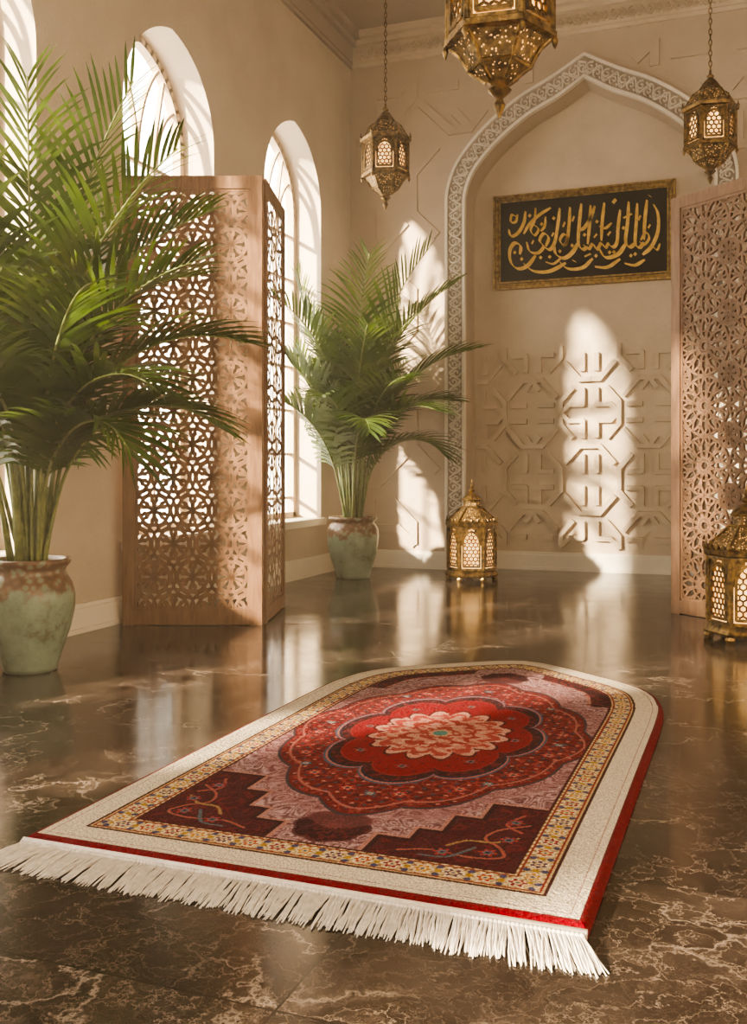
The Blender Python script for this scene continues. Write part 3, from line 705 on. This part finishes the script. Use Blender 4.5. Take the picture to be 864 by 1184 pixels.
paint(b_&(np.hypot(fx2,fy)<.009),(.45,.26,.03))
paint((dist>.190)&(dist<.197),(.28,.03,.025)); paint((dist>.123)&(dist<.129),(.28,.03,.025))
paint(dist<.118,(.06,.006,.010)); paint(dist<.109,CREAM); paint(dist<.109,(.78,.71,.60),rn*.35)
paint((dist>.040)&(dist<.044),(.42,.26,.22))
paint(dist<.022,(.10,.002,.008)); paint(dist<.018,RED)
z=.010+.020*np.sqrt(1-(1-np.clip(dist/.020,0,1))**2)
z=z+np.clip(dist/.05,0,1)*(.0016*np.sin(2.1*U+1.3*V)+.0016*(rn-.5))
fullv=[(float(a),float(b),float(c)) for a,b,c in zip(U,V,z)]
idx=lambda j,i:j*NU+i
J,Iq=np.meshgrid(np.arange(NV-1),np.arange(NU-1),indexing='ij'); base=(J*NU+Iq).ravel()
faces=np.stack([base,base+1,base+NU+1,base+NU],1).tolist()
ring=[idx(0,i) for i in range(NU)]+[idx(j,NU-1) for j in range(1,NV)]+[idx(j,0) for j in range(NV-2,0,-1)]
off=len(fullv)
for k in ring: fullv.append((fullv[k][0],fullv[k][1],0.0))
nr=len(ring)
for k in range(nr): faces.append([ring[k],off+k,off+(k+1)%nr,ring[(k+1)%nr]])
me=D.meshes.new('pile'); me.from_pydata(fullv,[],faces); me.materials.append(M_rug)
ca=me.color_attributes.new('Col','FLOAT_COLOR','POINT'); colr=np.ones((len(fullv),4)); colr[:off,:3]=C; colr[off:,:3]=RED
ca.data.foreach_set('color',colr.ravel()); me.polygons.foreach_set('use_smooth',[True]*len(faces)); me.update()
rug=empty('prayer_rug',(-1.06,2.12,0.0)); ro=D.objects.new('pile',me); SC.collection.objects.link(ro); ro.parent=rug
fr=MB(); rnd=random.Random(5)
fr.tube([(-.735,-.006,.014),(.735,-.006,.014)],.012,6)
nf=150
for i in range(nf):
    x=-.732+1.464*(i+.5)/nf; sway=rnd.uniform(-.012,.012)+.05*(x/.735)**3+.01; L0=rnd.uniform(.14,.165)
    fr.lathe([(.004,0),(.0065,.004),(.0065,.01),(.004,.014)],6,(x,-.022,.008))
    for k in range(6):
        sx=x+rnd.uniform(-.003,.003); ex=sx+sway+rnd.uniform(-.010,.010); L=L0*rnd.uniform(.86,1.05)
        P=[(sx,-.008,.018),(sx,-.024,.016),(sx+(ex-sx)*.35+rnd.uniform(-.002,.002),-.024-(L-.024)*.35,.012+rnd.uniform(-.003,.004)),(sx+(ex-sx)*.7+rnd.uniform(-.003,.003),-.024-(L-.024)*.7,.006+rnd.uniform(0,.004)),(ex,-L,.003)]
        fr.tube(P,[.0022,.0026,.0026,.0024,.0014],4)
fr.obj('fringe',M_fringe,rug,smooth=True)

# ------------------------------------------------------------ light and air
hz=MB(); hz.box((XL-.05,YF+.1,-.05),(XR+.05,YB+.35,ZC+.05)); 
mt=D.materials.new('sunlit_haze'); mt.use_nodes=True; nt=mt.node_tree; nt.nodes.remove(nt.nodes['Principled BSDF'])
vs_=nt.nodes.new('ShaderNodeVolumeScatter'); vs_.inputs['Color'].default_value=(1,.89,.76,1); vs_.inputs['Density'].default_value=.017; vs_.inputs['Anisotropy'].default_value=.4
nt.links.new(vs_.outputs[0],nt.nodes['Material Output'].inputs['Volume'])
hz.obj('dusty_air_haze',mt)
w=D.worlds.new('sunny_haze'); SC.world=w; w.use_nodes=True; t=w.node_tree; bg=t.nodes['Background']
tc=t.nodes.new('ShaderNodeTexCoord'); sx=t.nodes.new('ShaderNodeSeparateXYZ'); t.links.new(tc.outputs['Generated'],sx.inputs[0])
mr=t.nodes.new('ShaderNodeMapRange'); mr.interpolation_type='SMOOTHSTEP'; t.links.new(sx.outputs[0],mr.inputs[0]); mr.inputs[1].default_value=.05; mr.inputs[2].default_value=-.6; mr.inputs[3].default_value=.24; mr.inputs[4].default_value=8.0
cr_=t.nodes.new('ShaderNodeMix'); cr_.data_type='RGBA'; t.links.new(mr.outputs[0],cr_.inputs[0])
cr_.inputs[6].default_value=(1,.86,.71,1); cr_.inputs[7].default_value=(1,.89,.73,1)
t.links.new(cr_.outputs[2],bg.inputs[0]); t.links.new(mr.outputs[0],bg.inputs[1])
ld=D.lights.new('sun','SUN'); ld.energy=25; ld.angle=math.radians(2.6); ld.color=(1,.81,.55); lo=D.objects.new('sun',ld); SC.collection.objects.link(lo)
lo.rotation_euler=Vector((.72,1,-.43)).to_track_quat('-Z','Y').to_euler(); lo.location=(-8,-2,6)

cd=D.cameras.new('camera'); co=D.objects.new('camera',cd); SC.collection.objects.link(co); SC.camera=co
cd.sensor_width=36; cd.lens=36*1147/1184; cd.shift_y=-52/1184; co.location=(0,0,1.0); co.rotation_euler=(pi/2,0,math.radians(20.9)); cd.clip_start=.05
SC.view_settings.view_transform='AgX'; SC.view_settings.look='AgX - High Contrast'; SC.view_settings.exposure=0.0
